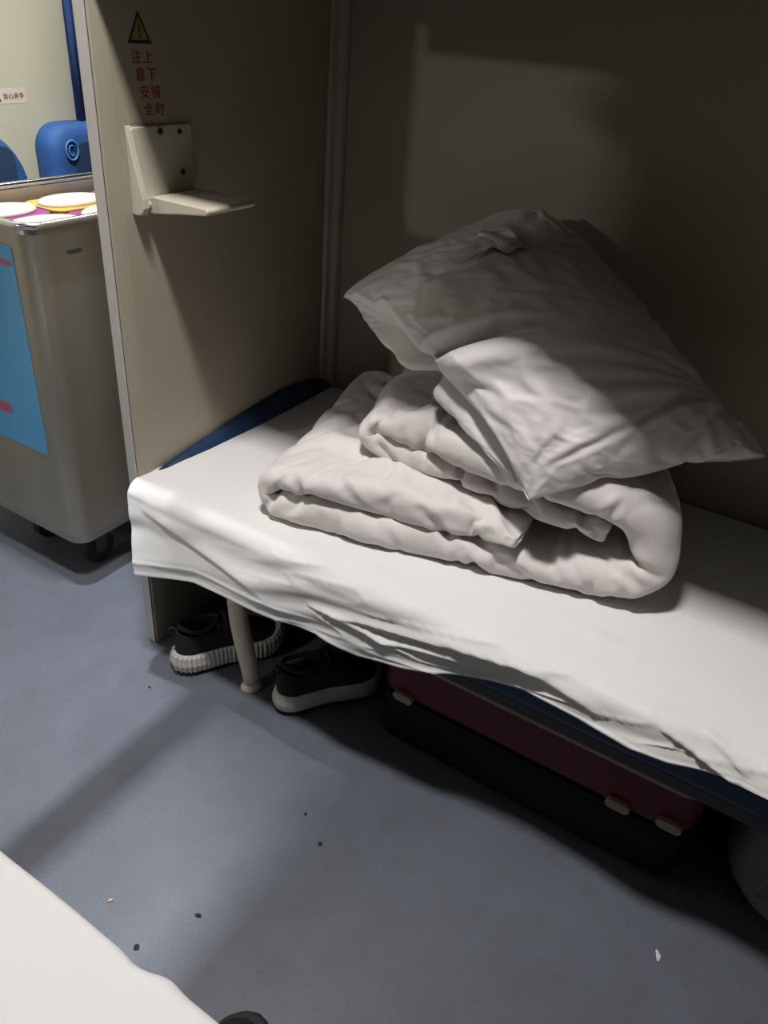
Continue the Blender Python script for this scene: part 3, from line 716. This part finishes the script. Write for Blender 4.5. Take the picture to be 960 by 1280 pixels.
# meal boxes lying in the tray
def make_meal(x, y, col, lab, rz=0):
    t = thing('meal_box', lab, 'meal box', (x, y, .899), rz)
    b_ = bmesh.new(); R2 = []
    for (z, k) in [(0, .84), (.002, .86), (.038, .98), (.042, 1.0), (.044, 1.0)]:
        R2.append([b_.verts.new((p[0] * k, p[1] * k, z)) for p in rrect(-.073, .073, -.098, .098, .03, 6)])
    for a_, c_ in zip(R2[:-1], R2[1:]):
        for i in range(len(a_)): b_.faces.new([a_[i], a_[(i + 1) % len(a_)], c_[(i + 1) % len(a_)], c_[i]])
    b_.faces.new(R2[0][::-1]); b_.faces.new(R2[-1])
    obj('tray', b_, col, t, smooth=False)
    b_ = bmesh.new(); R2 = []
    for (z, k) in [(.0441, 1), (.050, .99), (.054, .95), (.0555, .85), (.0545, .80), (.054, .3)]:
        R2.append([b_.verts.new((.058 * k * math.cos(a), .092 * k * math.sin(a), z)) for a in np.linspace(0, 2 * math.pi, 40, endpoint=False)])
    for a_, c_ in zip(R2[:-1], R2[1:]):
        for i in range(40): b_.faces.new([a_[i], a_[(i + 1) % 40], c_[(i + 1) % 40], c_[i]])
    b_.faces.new(R2[0][::-1]); b_.faces.new(R2[-1])
    obj('lid', b_, M_lid, t, smooth=True)
mm = [M_orange, M_purple]
wh = ['near row, first', 'near row, second', 'near row, third', 'near row, last', 'far row, first', 'far row, second', 'far row, third', 'far row, last']
k = 0
for cx in (-.40, -.56):
    for r_ in range(4):
        c_ = mm[(k + (cx < -.5)) % 2]; nm = 'orange' if c_ is M_orange else 'purple'
        make_meal(cx, .160 + .206 * r_, c_, nm + ' meal box with cream oval lid in the trolley, ' + wh[k]); k += 1

# ================================================================== FAR SIDE OF THE AISLE
def seat_back(yc, w_, z0, z1, r, lab, emb):
    t = thing('folding_chair', lab, 'chair', (-.96, yc, z0))
    bm = bmesh.new(); R2 = []
    for (x, ins) in [(-.9995, .004), (-.985, 0), (-.945, 0), (-.930, .006), (-.920, .018), (-.914, .04)]:
        R2.append([bm.verts.new((x, p[0], p[1])) for p in rrect(yc - w_ / 2 + ins, yc + w_ / 2 - ins, z0 + ins, z1 - ins, r - ins * .6, 8)])
    for a_, b_ in zip(R2[:-1], R2[1:]):
        for i in range(len(a_)): bm.faces.new([a_[i], a_[(i + 1) % len(a_)], b_[(i + 1) % len(a_)], b_[i]])
    bm.faces.new(R2[0][::-1]); bm.faces.new(R2[-1])
    local(t, obj('cushion', bm, M_seat, t, smooth=True))
    local(t, obj('inset_panel', prism(bmesh.new(), rrect(yc - w_ / 2 + .075, yc + w_ / 2 - .05, z0 + .04, z1 - .05, .04), 0, -.916, -.9120), M_seatdark, t, bevel=.002))
    if emb:
        pts = [(-.909, emb[0] + .022 * math.cos(a), emb[1] + .027 * math.sin(a)) for a in np.linspace(0, 2 * math.pi, 25)]
        e_ = local(t, obj('round_emblem', tube(bmesh.new(), pts, .0035, 8, cap=False), M_emblem, t, smooth=True))
        pts = [(-.909, emb[0] + .011 * math.cos(a), emb[1] + .014 * math.sin(a)) for a in np.linspace(.6, 5.2, 16)]
        local(t, obj('inner_stitching', tube(bmesh.new(), pts, .0025, 8), M_emblem, t, smooth=True))
    local(t, obj('seat_base', prism(bmesh.new(), rrect(yc - w_ / 2 + .01, yc + w_ / 2 - .01, .42, .50, .02), 0, -.9995, -.93), M_seat, t, bevel=.006))
seat_back(.765, .33, .52, 1.068, .075, 'blue padded folding chair with round emblem, beside the bay post', (.665, .997))
seat_back(.33, .38, .52, 1.075, .17, 'dark blue padded folding chair at the left edge of the photo', None)
bm = bmesh.new(); ny = 60
A_ = []; B2 = []
for i in range(ny):
    y = .742 + .30 * i / (ny - 1); d = .010 * math.sin(i * .9) + .006 * math.sin(i * 2.1)
    A_.append([bm.verts.new((-.955 + d, y + .012 * (z - 1.07) * 0, z)) for z in (1.072, 1.35, 1.7, 2.05)])
    B2.append([bm.verts.new((-.968 + d, y, z)) for z in (1.072, 1.35, 1.7, 2.05)])
for i in range(ny - 1):
    for k in range(3):
        bm.faces.new([A_[i][k], A_[i + 1][k], A_[i + 1][k + 1], A_[i][k + 1]]); bm.faces.new([B2[i][k], B2[i][k + 1], B2[i + 1][k + 1], B2[i + 1][k]])
    bm.faces.new([A_[i][0], B2[i][0], B2[i + 1][0], A_[i + 1][0]]); bm.faces.new([A_[i][3], A_[i + 1][3], B2[i + 1][3], B2[i][3]])
for L_ in (0, ny - 1):
    for k in range(3): bm.faces.new([A_[L_][k], A_[L_][k + 1], B2[L_][k + 1], B2[L_][k]])
ct = thing('window_curtain', 'navy blue curtain hanging on the far aisle wall', 'curtain', (-.96, .89, 1.07))
local(ct, obj('cloth', bm, M_curtain, ct, smooth=True))
local(ct, obj('curtain_rod', tube(bmesh.new(), [(-.965, .70, 2.06), (-.965, 1.5, 2.06)], .009, 12), M_chrome, ct, smooth=True))

# ================================================================== BITS ON THE FLOOR
def bit(name, x, y, r, m, lab, cat, stretch=(1, 1), rz=0, h=.003, rough=.3):
    bm = bmesh.new(); random.seed(int(x * 1000))
    bmesh.ops.create_icosphere(bm, subdivisions=2, radius=1)
    for v in bm.verts:
        k = 1 + rough * (random.random() - .5) * 2; a, b_ = v.co.x * r * stretch[0] * k, v.co.y * r * stretch[1] * k
        v.co = Vector((a * math.cos(rz) - b_ * math.sin(rz), a * math.sin(rz) + b_ * math.cos(rz), (v.co.z * .5 + .5) * h))
    o = obj(name, bm, m, smooth=False); o.location = (x, y, .0002); tag(o, lab, cat)
bit('crumb', .451, -.542, .005, M_crumb, 'tiny yellow crumb on the floor beside the near bunk', 'crumb', (.5, 1.0), -.6, rough=.1)
bit('lint', .602, -.473, .006, M_lint, 'grey speck of lint, right of the yellow crumb', 'lint', (1, .6), .4)
bit('lint', .553, -.575, .0065, M_lint, 'dark speck of lint nearest the near bunk', 'lint', (.8, .8), .2)
bit('lint', .699, -.229, .0045, M_lint, 'dark speck, nearer of two in the middle of the floor', 'lint')
bit('lint', .634, -.191, .0035, M_lint, 'dark speck, farther of two in the middle of the floor', 'lint')
bit('paper_scrap', 1.337, -.061, .007, M_paper, 'tiny white scrap on the floor at the lower right', 'scrap', (.5, 1.1), .4, rough=.6)
bit('lint', .115, -.125, .003, M_lint, 'dark speck of lint beside the ribbed sneaker', 'lint')
